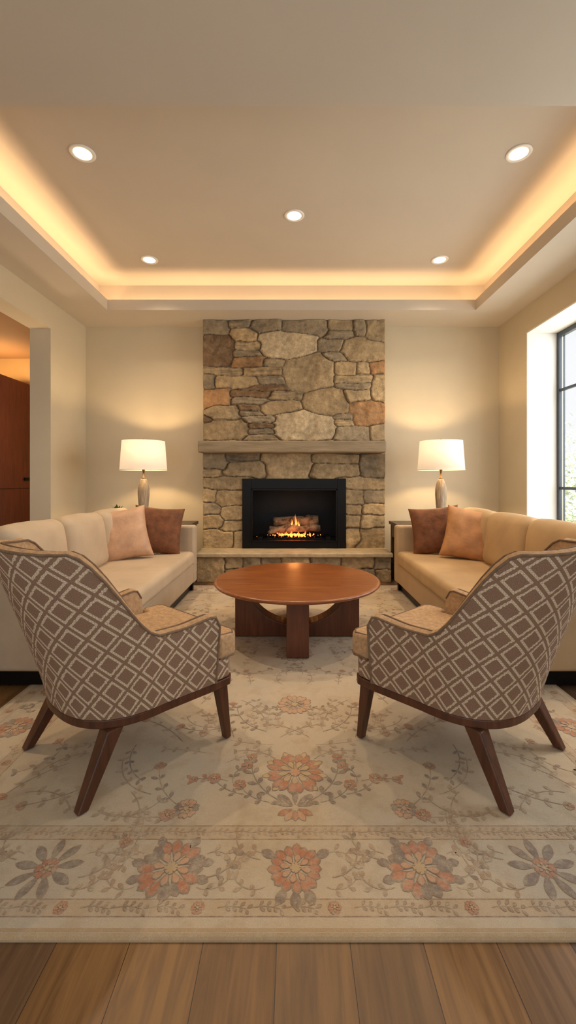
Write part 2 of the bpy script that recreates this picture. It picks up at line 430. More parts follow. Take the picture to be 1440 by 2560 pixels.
ff=t.ramp(f2,[(.5,(0,0,0,1)),(.62,(1,1,1,1))])
c=t.mix(t.math('MULTIPLY',ff,.3),c,C(168,144,108))
t.col(c); t.rough(.85); t.bump(t.math('ADD',f,t.noise(co,120,3)),.6,.012); M_stone=t.m
pal={'t':(168,146,110),'o':(160,122,82),'b':(122,95,66),'g':(146,130,104),'p':(190,170,136),'k':(170,146,108)}
raw=[(541,819,31,17,'g'),(604,839,27,14,'k'),(597,811,28,9,'g'),(665,816,38,13,'g'),(765,820,54,17,'g'),(856,814,33,12,'t'),(937,829,24,27,'t'),(855,838,28,10,'g'),(897,822,16,20,'g'),
(546,875,38,38,'b'),(722,864,66,32,'p'),(908,876,50,29,'t'),(826,865,33,14,'g'),(622,866,30,10,'t'),(617,886,35,7,'g'),(625,906,42,12,'o'),(685,908,26,9,'t'),
(773,932,59,46,'t'),(838,893,28,10,'g'),(862,922,33,16,'k'),(942,920,20,16,'o'),(905,920,16,15,'t'),
(560,930,52,8,'t'),(655,930,46,9,'k'),(590,957,50,13,'k'),(524,955,14,18,'g'),(680,952,35,9,'g'),(880,950,50,10,'t'),(945,972,17,32,'t'),(665,970,50,6,'b'),(885,967,40,7,'g'),
(543,994,34,20,'o'),(628,986,46,7,'b'),(717,990,40,10,'t'),(811,1006,50,33,'k'),(897,989,33,13,'t'),(625,1004,44,7,'g'),
(700,1019,48,15,'k'),(563,1032,35,18,'t'),(622,1020,24,7,'b'),(625,1035,26,6,'g'),(920,1033,40,31,'o'),(856,1042,24,7,'g'),(856,1058,24,7,'t'),
(760,1067,75,38,'p'),(562,1076,56,25,'k'),(655,1050,40,8,'g'),(658,1066,34,6,'b'),(655,1080,36,6,'g'),(655,1095,40,7,'t'),(880,1085,45,18,'g'),(943,1083,17,20,'t'),(520,1052,12,8,'b'),
(560,1117,60,14,'t'),(700,1117,80,14,'g'),(850,1117,80,14,'t'),(940,1117,30,14,'g'),
(538,1154,30,19,'g'),(615,1172,48,14,'t'),(600,1145,34,9,'g'),(722,1158,56,28,'t'),(836,1174,56,14,'t'),(830,1147,58,11,'t'),(934,1165,28,30,'g'),(528,1182,20,10,'t'),
(557,1208,46,14,'t'),(524,1240,16,14,'k'),(573,1246,32,18,'k'),(530,1272,22,13,'g'),(582,1283,25,17,'t'),(533,1303,26,14,'k'),(583,1316,24,13,'t'),(547,1345,38,17,'k'),(597,1345,10,17,'t'),
(915,1208,46,14,'t'),(888,1243,22,17,'t'),(932,1243,30,16,'g'),(885,1275,18,12,'t'),(930,1273,32,12,'k'),(886,1303,20,14,'t'),(930,1303,30,16,'t'),(885,1337,18,17,'k'),(928,1340,34,19,'t')]
seeds=[]
for (px,py,hw,hh,cc) in raw:
    k=FY/1060
    big=hw>45 and hh>28
    cr=pal[cc]
    seeds.append(((px-733)*k,1.2-(py-1200)*k,hw*k*(1.08 if big else 1),hh*k*(1.08 if big else 1),2.4 if big else 4,(lin(cr[0]),lin(cr[1]),lin(cr[2]))))
FP=empty('fireplace',(.01,FY,0),'rugged tan fieldstone fireplace reaching the ceiling','fireplace')
CX0,CX1=-1.135,1.155; HX0,HX1,HZ0,HZ1=-.64,.665,.34,1.22
ch=stone_field('chimney_breast',CX0,CX1,.33,ZC-.002,FY,seeds,hole=(HX0,HX1,HZ0,HZ1))
bd=boxes('body',[(CX0+.005,HX0,FY+.01,YB-.001,0.0,ZC-.003),(HX1,CX1-.005,FY+.01,YB-.001,0,ZC-.003),(HX0,HX1,FY+.01,YB-.001,HZ1,ZC-.003),(HX0,HX1,FY+.01,YB-.001,0,HZ0)],[M_stone])
ca=bd.data.color_attributes.new('stone_colour','FLOAT_COLOR','POINT'); ca.data.foreach_set('color',[.28,.21,.14,1]*len(bd.data.vertices))
def local(o,e):
    o.data.transform(Matrix.Translation(-Vector(e.location))); o.parent=e
bd.name='chimney_core'
local(ch,FP); local(bd,FP)
mt=soft_box('mantel',2.27,.24,.145,.018,[M_mantel],ni=30,wr=.008); mt.location=(-.022,-.145,1.603); mt.parent=FP
mt["label"]='thick weathered grey-brown mantel beam'
HY=4.97
sl=soft_box('hearth_slab',2.32,FY-HY+.02,.05,.012,[m_plain('hearth_stone',C(178,158,126),.6,.18,9,.4,30)],ni=30,wr=.006); sl.location=(0.0,(HY+FY)/2-FY-.012,.318); sl.parent=FP
sl["label"]='smooth pale stone hearth slab'
hs=[]; x=-1.15
while x<1.17:
    w=random.uniform(.09,.2); c0=pal[random.choice('gggtk')]
    if random.random()<.5: hs.append((x+w,.15,w,.14,4,tuple(lin(v*1.0) for v in c0)))
    else:
        c1=pal[random.choice('ggt')]
        hs.append((x+w,.075,w,.07,4,tuple(lin(v*1.0) for v in c0))); hs.append((x+w*.9,.22,w,.07,4,tuple(lin(v*1.0) for v in c1)))
    x+=2*w
hf=stone_field('hearth_face',-1.13,1.15,0.0,.292,HY+.04,hs,res=.009,depth=.04); local(hf,FP)
hb=boxes('hearth_core',[(-1.12,1.14,HY+.05,FY,0,.292)],[M_stone]); ca=hb.data.color_attributes.new('stone_colour','FLOAT_COLOR','POINT'); ca.data.foreach_set('color',[.25,.19,.13,1]*8); local(hb,FP)
# insert
IN=empty('fireplace_insert',(.0125,FY,.342),'black metal gas fireplace insert with lit logs','fireplace insert')
W2=.65; Ht=.876
fr=boxes('frame',[(-W2,-W2+.11,-.06,-.01,0,Ht),(W2-.11,W2,-.06,-.01,0,Ht),(-W2+.11,W2-.11,-.06,-.01,Ht-.13,Ht),(-W2+.11,W2-.11,-.06,-.01,0,.085),
 (-W2+.11,-W2+.13,-.075,-.02,.085,Ht-.13),(W2-.13,W2-.11,-.075,-.02,.085,Ht-.13),(-W2+.11,W2-.11,-.075,-.02,Ht-.15,Ht-.13),(-W2+.11,W2-.11,-.075,-.02,.085,.1)],[M_black],.004)
fb=boxes('firebox',[(-.60,.60,.44,.45,.05,.82),(-.61,-.60,-.01,.45,.05,.82),(.60,.61,-.01,.45,.05,.82),(-.6,.6,-.01,.45,.81,.82),(-.6,.6,-.01,.45,.05,.09)],[M_soot])
par(IN,fr,fb)
t=NT('charred_log'); co=t.coord(); f=t.noise(co,14,6,.7)
t.col(t.ramp(f,[(.35,C(56,44,36)),(.6,C(150,122,96))])); t.rough(.9); t.bump(f,.8,.02); M_log=t.m
def log(name,p0,p1,r):
    V=[];F=[];n=16;k=14
    p0=Vector(p0);p1=Vector(p1);d=(p1-p0).normalized();a=d.orthogonal().normalized();b=d.cross(a)
    for j in range(k+1):
        c=p0.lerp(p1,j/k); rr=r*(1 if 0<j<k else .9)
        for i in range(n):
            th=2*math.pi*i/n; q=c+(a*math.cos(th)+b*math.sin(th))*rr
            q+= (q-c)*noise.noise(q*9)*.5; V.append(q)
    for j in range(k):
        for i in range(n): F.append((j*n+i,j*n+(i+1)%n,(j+1)*n+(i+1)%n,(j+1)*n+i))
    F.append(tuple(range(n))); F.append(tuple(range(k*n,k*n+n)))
    return fixn(obj_from(name,V,F,[M_log],True))
par(IN,log('log',(-.32,.18,.21),(.34,.16,.23),.045),log('log',(-.27,.26,.30),(.32,.22,.33),.065),log('log',(-.1,.1,.19),(.2,.27,.38),.03),log('log',(-.34,.12,.17),(-.02,.2,.28),.03))
M_em=m_emit('embers',(1,.22,.04,1),3.0)
V=[];F=[]
for i in range(130):
    p=Vector((random.gauss(0,.13),random.uniform(.03,.16),.135+random.uniform(0,.03))); s=random.uniform(.004,.013)
    k=len(V)
    for q in ((1,0,0),(-1,0,0),(0,1,0),(0,-1,0),(0,0,1),(0,0,-1)): V.append(p+Vector(q)*s*random.uniform(.6,1.2))
    F+=[(k+a,k+b,k+c) for a,b,c in ((0,2,4),(2,1,4),(1,3,4),(3,0,4),(2,0,5),(1,2,5),(3,1,5),(0,3,5))]
emb=obj_from('embers',V,F,[M_em]); emb["kind"]='stuff'
gr=boxes('grate',[(-.36,.36,.03,.045,.10,.12),(-.36,.36,.24,.255,.10,.12)]+[(-.34+.085*i,-.328+.085*i,.0,.3,.12,.132) for i in range(9)]+[(-.46,-.4,.0,.3,.09,.14),(.4,.46,.0,.3,.09,.14)],[M_black],.002)
par(IN,emb,gr)
t=NT('flame'); co=t.coord('Generated'); sp=t.node('ShaderNodeSeparateXYZ'); t.l.new(co,sp.inputs[0])
em=t.node('ShaderNodeEmission'); t.l.new(t.ramp(sp.outputs[2],[(0,(1,.42,.10,1)),(.5,(1,.26,.04,1)),(1,(.8,.1,.01,1))]),em.inputs[0]); em.inputs[1].default_value=2.0
trn=t.node('ShaderNodeBsdfTransparent'); mx=t.node('ShaderNodeMixShader'); t.l.new(t.ramp(sp.outputs[2],[(.0,(.6,.6,.6,1)),(1,(.12,.12,.12,1))]),mx.inputs[0])
t.l.new(trn.outputs[0],mx.inputs[1]); t.l.new(em.outputs[0],mx.inputs[2]); t.l.new(mx.outputs[0],t.out.inputs[0]); M_fl=t.m
for (x,y,z,h,w) in [(.02,.12,.27,.15,.018),(-.03,.14,.27,.09,.016),(.06,.12,.26,.08,.016),(-.1,.06,.15,.06,.016),(-.04,.06,.15,.07,.018),(.06,.06,.15,.06,.016),(.14,.06,.15,.065,.016),(.2,.08,.15,.04,.014),(-.19,.08,.15,.04,.014)]:
    prof=[(w*math.sin(math.pi*(s**.6))*(1-s*.5)+1e-5,h*s) for s in [i/14 for i in range(15)]]
    fl=lathe('flame',prof,[M_fl],14)
    for v in fl.data.vertices: v.co.x+=.35*w*math.sin(v.co.z/h*5+x*30); v.co.y*=.5
    fl.location=(x,y,z); fl.parent=IN
light('fire_glow','POINT',(.01,FY+.0,.62),1.4,(1,.38,.1),shadow_soft_size=.08)

# ---------------- rug ----------------
RX=1.53; RY0=1.10; RY1=4.78; RT=.014
class Rug:
    def __init__(s): s.V=[];s.F=[];s.M=[];s.z=RT+.0003;s.c=0
    def off(s): return (s.c%61)*.000012
    def poly(s,pts,m,dz=0):
        k=len(s.V); s.V+=[(x,y,s.z+dz) for x,y in pts]; s.F.append(tuple(range(k,k+len(pts)))); s.M.append(m)
    def petal(s,cx,cy,a,L,w,m,dz=0,r0=0,pw=.6):
        pts=[];n=9
        for i in range(n+1):
            q=i/n; pts.append((r0+L*q, w*math.sin(math.pi*q**pw)**.8 if 0<q<1 else 0))
        pts+=[(x,-y) for x,y in pts[-2:0:-1]]
        ca,sa=math.cos(a),math.sin(a)
        s.poly([(cx+x*ca-y*sa,cy+x*sa+y*ca) for x,y in pts],m,dz)
    def opetal(s,cx,cy,a,L,w,m,mo=8,dz=0,r0=0,pw=1.3):
        s.c+=1; dz+=s.off()
        s.petal(cx,cy,a,L,w,mo,dz,r0,pw); s.petal(cx,cy,a,L*.86,w*.74,m,dz+.00010,r0+L*.06,pw)
    def stroke(s,pts,w,m,dz=0):
        n=len(pts); s.c+=1; dz+=s.off()
        L=[];Rr=[]
        for i in range(n):
            x0,y0=pts[max(0,i-1)]; x1,y1=pts[min(n-1,i+1)]; d=math.hypot(x1-x0,y1-y0) or 1
            nx,ny=-(y1-y0)/d*w/2,(x1-x0)/d*w/2
            L.append((pts[i][0]+nx,pts[i][1]+ny)); Rr.append((pts[i][0]-nx,pts[i][1]-ny))
        for i in range(n-1): s.poly([Rr[i],Rr[i+1],L[i+1],L[i]],m,dz)
    def flower(s,cx,cy,r,n=8,a0=0,m1=4,m2=5,m3=7,grey=False):
        rr=random.Random(int(cx*1000)+int(cy*977))
        for i in range(n):
            a=a0+2*math.pi*i/n+rr.uniform(-.06,.06)
            mm=(6 if grey and i%3==0 else m1)
            for q,d in enumerate((-.2,.2)):
                s.opetal(cx,cy,a+d,r*rr.uniform(.66,.76),r*1.35/n,mm,8,.0003,r*.24,1.9)
        for i in range(n): s.opetal(cx,cy,a0+math.pi/n+2*math.pi*i/n,r*.42,r*.12,m2,8,.0011,r*.14,1.6)
        s.petal(cx-r*.2,cy,0,r*.4,r*.2,m3,.0020,0,1)
        for i in range(7):
            a=2*math.pi*i/7; s.petal(cx+.12*r*math.cos(a),cy+.12*r*math.sin(a),a,r*.09,r*.02,8,.0021,0,1)
    def vine(s,p0,a0,L,curl,m=2,w=.004,leaf=6,ls=.03,n=14,every=3,bud=None):
        x,y=p0;a=a0;pts=[(x,y)]
        for i in range(n):
            a+=curl/n; x+=L/n*math.cos(a); y+=L/n*math.sin(a); pts.append((x,y))
            if i%every==1 and leaf is not None:
                for sd in (1,-1): s.opetal(x,y,a+sd*.8,ls*random.uniform(.7,1.1),ls*.24,leaf,8 if leaf!=9 else 9,.0002,.003)
        s.stroke(pts,w,m,.0001)
        if bud: s.flower(x,y,bud,5,a,4,5,7)
        return x,y,a
R=Rug()
def slab():
    pr=[(-.0,0),(-.0,.006),(.004,.011),(.010,RT)]
    rings=[]
    for ins,z in pr:
        rings.append([(-RX+ins,RY0+ins,z),(RX-ins,RY0+ins,z),(RX-ins,RY1-ins,z),(-RX+ins,RY1-ins,z)])
    for r in rings: R.V+=r
    for j in range(len(rings)-1):
        for i in range(4): R.F.append((j*4+i,j*4+(i+1)%4,(j+1)*4+(i+1)%4,(j+1)*4+i)); R.M.append(1)
    k=(len(rings)-1)*4; R.F.append((k,k+1,k+2,k+3)); R.M.append(0)
slab()
def frame(ins,w,m,dz=0):
    a,b=ins,ins+w
    X0,X1,Y0,Y1=-RX,RX,RY0,RY1
    R.poly([(X0+a,Y0+a),(X1-a,Y0+a),(X1-b,Y0+b),(X0+b,Y0+b)],m,dz); R.poly([(X1-a,Y0+a),(X1-a,Y1-a),(X1-b,Y1-b),(X1-b,Y0+b)],m,dz)
    R.poly([(X1-a,Y1-a),(X0+a,Y1-a),(X0+b,Y1-b),(X1-b,Y1-b)],m,dz); R.poly([(X0+a,Y1-a),(X0+a,Y0+a),(X0+b,Y0+b),(X0+b,Y1-b)],m,dz)
frame(.012,.010,1,-.0001); frame(.05,.003,8,.0000); frame(.053,.045,3,-.0001); frame(.098,.003,8,.0000)
frame(.298,.003,8,.0000); frame(.301,.05,3,-.0001); frame(.352,.003,8,.0000)
def mirror(fn):
    k0=len(R.V); f0=len(R.F); fn()
    nv=[(-x+.014,y,z+.000006) for x,y,z in R.V[k0:]]; nf=[tuple(i-k0+len(R.V) for i in f)[::-1] for f in R.F[f0:]]; nm=R.M[f0:]
    R.V+=nv; R.F+=nf; R.M+=nm
yb=RY0+.195
for Yb in (yb,RY1-.195):
    for k in range(-3,4):
        x=.38*k+.007
        if k%2==0 and k!=0:
            for i in range(9): R.opetal(x,Yb,2*math.pi*i/9+.2,.085,.015,6,8,.0002,.022)
            R.flower(x,Yb,.038,6,0,4,5,7)
        else: R.flower(x,Yb,.108 if k else .09,8,.2,4,5,7,bool(k))
        if k==0:
            for a in (-90,-65,-115,30,150): R.opetal(x,Yb,math.radians(a),.06,.016,6,8,.0001,.065)
        if abs(k)==1:
            for a in (200,170,-20,10,60,120): R.opetal(x,Yb,math.radians(a),.05,.015,6,8,.0001,.08)
        for sd in (1,-1):
            R.vine((x+sd*.11,Yb-.03*sd),0 if sd>0 else math.pi,.15,1.6*sd,2,.0035,6 if k%2 else 9,.03,10,3)
            R.vine((x+sd*.1,Yb+.05),math.pi/2-sd*.9,.12,-2.2*sd,9,.003,9,.03,10,3)
            R.vine((x+sd*.09,Yb-.06),-math.pi/2+sd*1.0,.13,1.9*sd,9,.003,9,.028,10,3)
for sx in (-1,1):
    for k in range(1,9):
        y=yb+.37*k
        if y>RY1-.3: continue
        x=sx*(RX-.195)
        R.flower(x,y,.09,8,.1,4,5,7,True)
        for sd in (1,-1): R.vine((x,y+sd*.1),sd*math.pi/2,.14,1.5*sd,2,.0035,6,.03,10,3)
for ins,st_ in ((.075,.19),(.327,.15)):
    for Y in (RY0+ins,RY1-ins):
        x=-RX+ins+.05
        k=0
        while x<RX-ins-.03:
            if ins<.1 and k%4==0: R.flower(x,Y,.021,6,0,4,5,7)
            else: R.vine((x-.04,Y),.3,.08,-.6,2 if ins<.1 else 9,.003,2 if ins<.1 else 9,.02,8,2)
            x+=st_/2; k+=1
    for X in (-RX+ins,RX-ins):
        y=RY0+ins+.05;k=0
        while y<RY1-ins:
            if k%2==0: R.flower(X,y,.02,6,0,4,5,7)
            else: R.vine((X,y-.04),1.7,.08,.6,2,.003,9,.02,8,2)
            y+=st_/2;k+=1
R.flower(.007,1.72,.125,9,math.pi/2,4,7,5)
for i in range(9): R.opetal(.007,1.72,math.pi/2+2*math.pi*i/9+.35,.05,.014,7,8,.0001,.085)
for i,a in enumerate((-150,-120,-90,-60,-30)): R.opetal(.007,1.535,math.radians(a),.06 if i!=2 else .05,.014,4 if i%2==0 else 5,8,.0003,.012)
for a in (20,50,90,130,160): R.opetal(.007,1.535,math.radians(a),.075,.011,6,8,.0003,.01)
def side():
    R.vine((.02,1.545),.35,.34,1.25,6,.004,6,.042,16,3,.024)
    R.vine((.1,1.56),.1,.16,1.0,6,.0035,6,.035,10,3,.028)
    R.vine((.2,1.60),.1,.16,.9,6,.0035,6,.03,10,3,.03)
    R.vine((.25,1.66),1.2,.12,1.4,6,.0035,6,.03,8,3,.026)
    R.vine((.27,1.67),.4,.14,-.6,6,.0035,4,.035,8,3,.02)
    R.flower(.40,1.53,.05,7,.3,5,5,7,True); R.flower(.46,1.5,.03,6,.3,4,5,7)
    R.vine((.44,1.55),.6,.25,.8,2,.0035,6,.035,12,3,.025)
    R.vine((.55,1.6),.2,.3,1.2,2,.0035,9,.035,12,3)
    R.vine((.42,1.5),-.2,.3,.5,9,.0035,9,.035,12,3)
    R.vine((.14,2.0),.3,.3,1.2,6,.004,6,.035,12,3)
    R.vine((.10,1.9),.0,.35,.5,9,.0035,9,.04,12,3,.025)
    R.vine((.32,2.05),-.7,.25,1.2,6,.0035,6,.035,12,3,.022)
mirror(side)
R.flower(.007,2.24,.1,9,0,5,9,7); R.flower(.007,2.9,.14,9,0,9,5,7)
R.flower(.007,3.75,.16,9,0,9,5,7); R.flower(.007,4.3,.12,9,0,9,5,7)
def scatter():
    rr=random.Random(3)
    for i in range(15):
        for j in range(6):
            x=.1+j*.19+rr.uniform(-.05,.05); y=1.95+i*.16+rr.uniform(-.05,.05)
            if x>1.12 or y>4.35: continue
            R.vine((x,y),rr.uniform(0,6.28),rr.uniform(.15,.3),rr.uniform(-2.5,2.5),rr.choice([2,9,6]),.004,rr.choice([9,9,2,6]),.032,12,3,.02 if rr.random()<.22 else None)
    for j in range(8):
        x=.55+.08*j; R.vine((x,1.50+rr.uniform(0,.35)),rr.uniform(0,6.28),.25,rr.uniform(-2,2),2,.0035,9,.032,12,3,.02 if j%2 else None)
    for j in range(9):
        x=.04+.05*j; R.vine((x,1.80+rr.uniform(-.03,.25)),rr.uniform(0,3.1),.2,rr.uniform(-2,2),9,.0035,9,.028,12,3)
mirror(scatter)
rug=obj_from('area_rug',R.V,R.F,RUGM,mi=R.M)
bm=bmesh.new(); bm.from_mesh(rug.data); bm.normal_update()
for f in bm.faces:
    if f.normal.z<-.5: f.normal_flip()
bm.to_mesh(rug.data); bm.free()
tag(rug,'faded cream oriental rug with coral flowers and slate vines','rug')
RF=RT+.0030

# ---------------- coffee table ----------------
CT=empty('coffee_table',(.03,3.28,RF),'round cherry wood coffee table with arched cross base','coffee table')
top=lathe('table_top',[(.0001,.388),(.55,.388),(.60,.391),(.622,.398),(.633,.409),(.633,.414),(.627,.421),(.61,.424),(.3,.424),(.0001,.424)],[M_cherry],96)
autosmooth(top,50)
def cross(axis):
    Lh=.47; H=.387
    pts=[(-Lh,0),(Lh,0),(Lh,H)]
    R0=.37
    n=28
    pts+=[(R0,H)]
    for i in range(1,n):
        a=math.pi*i/n; pts.append((R0*math.cos(a),H-.30*math.sin(a)))
    pts+=[(-R0,H),(-Lh,H)]
    return prism('leg_panel',pts,-.075,.075,[M_cherryv],.006,axis)
par(CT,top,cross('Y'),cross('X'))

# ---------------- armchair ----------------
def build_chair():
    e=empty('armchair',(0,0,0),'barrel armchair in brown and cream lattice fabric with walnut legs','armchair','pair of lattice armchairs')
    Z0=.275; ZT=.93; FF=.235
    nth=40; nst=10
    def path(u,z,t=0):
        h=(z-Z0)/(ZT-Z0)
        w=.315+.04*math.sin(min(1,h)*math.pi*.6)-t
        b=.315+.22*max(0,h)**1.15-t
        n=2.5
        Ls=.235; Lb=.9
        tot=2*Ls+Lb; s=u*tot
        if s<Ls: return (w+(.02)*(1-s/Ls), FF-s*(FF/Ls))
        if s>tot-Ls: q=(tot-s); return (-w-.02*(1-q/Ls), FF-q*(FF/Ls))
        th=(s-Ls)/Lb*math.pi
        c,sn=math.cos(th),math.sin(th)
        return (w*math.copysign(abs(c)**(2/n),c), -b*abs(sn)**(2/n))
    tot=2*.235+.9
    us=[]
    for i in range(nst): us.append(.235/tot*(i/nst))
    for i in range(nth+1): us.append((.235+.9*i/nth)/tot)
    for i in range(1,nst+1): us.append(1-.235/tot*(1-i/nst))
    us=sorted(us)
    def sm(x): x=max(0,min(1,x)); return x*x*(3-2*x)
    def ztop(u):
        s=min(u,1-u)*tot
        z=.585-.02*sm((s)/.2)
        z+= (.92-.565)*sm((s-.235-.015)/.19)
        z+= .02*sm((s-.235-.2)/.25)
        r=.05
        if s<r: z-= r-math.sqrt(max(0,r*r-(r-s)**2))
        return z
    nv=22
    T=.055
    V=[];F=[];M=[];UV={}
    arc=[0]
    for i in range(1,len(us)):
        a=path(us[i-1],.55); b=path(us[i],.55); arc.append(arc[-1]+math.hypot(a[0]-b[0],a[1]-b[1]))
    mid=arc[-1]/2
    nu=len(us)
    for i,u in enumerate(us):
        for j in range(nv+1):
            z=Z0+(ztop(u)-Z0)*j/nv
            p=path(u,z); V.append((p[0],p[1],z)); UV[len(V)-1]=(arc[i]-mid,z)
    off=len(V)
    for i,u in enumerate(us):
        for j in range(nv+1):
            z=Z0+(ztop(u)-Z0)*j/nv
            p=path(u,z,T+.012*math.sin(j/nv*3)); V.append((p[0],p[1],z)); UV[len(V)-1]=(arc[i]-mid,z)
    rim=len(V)
    for i,u in enumerate(us):
        z=ztop(u); a=V[i*(nv+1)+nv]; b=V[off+i*(nv+1)+nv]
        V.append(((a[0]+b[0])/2,(a[1]+b[1])/2,z+.012)); UV[len(V)-1]=(arc[i]-mid,z)
    for i in range(nu-1):
        for j in range(nv):
            a=i*(nv+1)+j; b=(i+1)*(nv+1)+j
            F.append((a,b,b+1,a+1)); M.append(0)
            F.append((off+a,off+a+1,off+b+1,off+b)); M.append(1)
        a=i*(nv+1)+nv; b=(i+1)*(nv+1)+nv
        F.append((a,b,rim+i+1,rim+i)); M.append(1); F.append((rim+i,rim+i+1,off+b,off+a)); M.append(1)
        a=i*(nv+1); b=(i+1)*(nv+1); F.append((b,a,off+a,off+b)); M.append(1)
    for i in (0,nu-1):
        for j in range(nv):
            a=i*(nv+1)+j; F.append((a,a+1,off+a+1,off+a)); M.append(0)
        a=i*(nv+1)+nv; F.append((a,rim+i,off+a)); M.append(0)
    o=obj_from('shell_back',V,F,[M_lat,M_chairin],True,M)
    uvl=o.data.uv_layers.new(name='UVMap')
    for lp in o.data.loops: uvl.data[lp.index].uv=UV[lp.vertex_index]
    bm=bmesh.new(); bm.from_mesh(o.data); bmesh.ops.recalc_face_normals(bm,faces=bm.faces)
    for ed in bm.edges:
        if len(ed.link_faces)==2 and ed.calc_face_angle(0)>math.radians(55): ed.smooth=False
    bm.to_mesh(o.data); bm.free()
    pts=[]
    for i in range(nu): pts.append(Vector(V[i*(nv+1)+nv])+Vector((0,0,.002)))
    start=[Vector(V[j]) for j in range(0,nv)]; end=[Vector(V[(nu-1)*(nv+1)+j]) for j in range(nv-1,-1,-1)]
    pp=tube('piping',start+pts+end,.0055,M_pipe)
    pts2=[Vector(V[off+i*(nv+1)+nv])+Vector((0,0,.002)) for i in range(nu)]
    pp2=tube('piping',pts2,.005,M_pipe)
    def outline(z,ins,front):
        pts=[]
        for u in us:
            p=path(u,z,ins); pts.append(p)
        w0=pts[0][0]
        pts=[(w0,front-.03),(w0-.0,FF+.02)]+pts+[(-w0,FF+.02),(-w0,front-.03),(-w0+.03,front),(w0-.03,front)]
        return pts
    sb=prism('seat_base',outline(Z0,.006,.345),Z0-.001,.365,[M_lat],.012)
    uvl=sb.data.uv_layers.new(name='UVMap')
    for lp in sb.data.loops:
        c=sb.data.vertices[lp.vertex_index].co; uvl.data[lp.index].uv=(c.x+ (c.y if abs(c.x)>.3 else 0),c.z)
    ap=prism('apron',outline(Z0,.002,.35),.238,Z0-.001,[M_walnut],.006)
    wi,wf=.262,.335
    cp=[(-wi,-.22),(-wi*.7,-.27),(wi*.7,-.27),(wi,-.22),(wi,.245),(wf,.25),(wf,.345),(wf-.03,.375),(-wf+.03,.375),(-wf,.345),(-wf,.25),(-wi,.245)]
    cu=prism('seat_cushion',cp,.366,.475,[M_chairin],.03,seg=5); autosmooth(cu,80)
    pc=tube('piping',[Vector((x,y,.472)) for x,y in [(wf-.02,.262),(wf-.012,.34),(wf-.04,.363),(-wf+.04,.363),(-wf+.012,.34),(-wf+.02,.262)]],.0045,M_pipe)
    pc2=tube('piping',[Vector((x,y,.372)) for x,y in [(wf-.006,.262),(wf-.002,.34),(wf-.03,.372),(-wf+.03,.372),(-wf+.002,.34),(-wf+.006,.262)]],.0045,M_pipe)
    par(e,o,sb,ap,cu); par(o,pp,pp2); par(cu,pc,pc2)
    def leg(t,b,st,sb_):
        V=[]
        for (p,s,z) in ((b,sb_,0),(t,st,.24)):
            for dx,dy in ((-1,-1),(1,-1),(1,1),(-1,1)): V.append((p[0]+dx*s/2,p[1]+dy*s/2,z))
        l=obj_from('leg',V,[(3,2,1,0),(4,5,6,7),(0,1,5,4),(1,2,6,5),(2,3,7,6),(3,0,4,7)],[M_walnut])
        bv=l.modifiers.new('b','BEVEL'); bv.width=.006; bv.segments=3; l.parent=e
    for s in (1,-1):
        leg((s*.245,-.195),(s*.275,-.325),.066,.040); leg((s*.30,.285),(s*.325,.305),.052,.032)
    return e
ch1=build_chair(); ch1.location=(-.752,1.938,RF); ch1.rotation_euler=(0,0,math.radians(-41))
ch2=dup(ch1,(.758,1.938,RF),math.radians(41))

# ---------------- sofas ----------------
def build_sofa(MS,MC,label,near):
    e=empty('sofa',(0,0,0),label,'sofa','pair of facing sofas')
    L=2.2; D=.96
    b=soft_box('base',D-.03,L-.02,.21,.02,[MS],ni=6); b.location=(-.0,0,.195); par(e,b)
    pl=boxes('plinth',[(-D/2+.06,D/2-.06,-L/2+.05,L/2-.05,.0,.092)],[M_black],.003); par(e,pl)
    for sx in (-1,1):
        for sy in (-1,1):
            l=prism('leg',[(sx*(D/2-.06)-.025,sy*(L/2-.04)-.025),(sx*(D/2-.06)+.025,sy*(L/2-.04)-.025),(sx*(D/2-.06)+.025,sy*(L/2-.04)+.025),(sx*(D/2-.06)-.025,sy*(L/2-.04)+.025)],0,.095,[M_black],.004); par(e,l)
    for sy in (-1,1):
        a=soft_box('arm',D,.13,.61,.03,[MS],(0,.004,0),ni=12)
        if sy==near:
            for v in a.data.vertices:
                q=max(0,min(1,(v.co.x+.15)/.5)); q=q*q*(3-2*q)
                v.co.z=-.305+(v.co.z+.305)*(1-.43*q)
        a.location=(0,sy*(L/2-.065),.395); par(e,a)
    bk=soft_box('backrest',.16,L-.26,.68,.04,[MS],ni=6); bk.location=(-D/2+.08,0,.43); par(e,bk)
    seat=soft_box('seat_cushion',.80,L-.265,.145,.045,[MC],(.0,0,.012),ni=14,wr=.004); seat.location=(.085,0,.362); par(e,seat)
    n=3; w=(L-.27)/n
    for i in range(n):
        c=soft_box('back_cushion',.19,w-.005,.46,.07,[MC],(.04,.0,.022),ni=10,wr=.014)
        c.location=(-.245,-L/2+.135+w*(i+.5),.655); c.rotation_euler=(0,math.radians(-10),0); par(e,c)
    return e
SY=3.5
s1=build_sofa(M_sofa,M_sofac,'long beige velvet sofa with loose back cushions',-1); s1.location=(-1.52,SY,RF)
s2=build_sofa(M_sofa2,M_sofac2,'long beige velvet sofa, warm light painted into its colour, with loose back cushions',1); s2.location=(1.57,SY,RF); s2.rotation_euler=(0,0,math.pi)
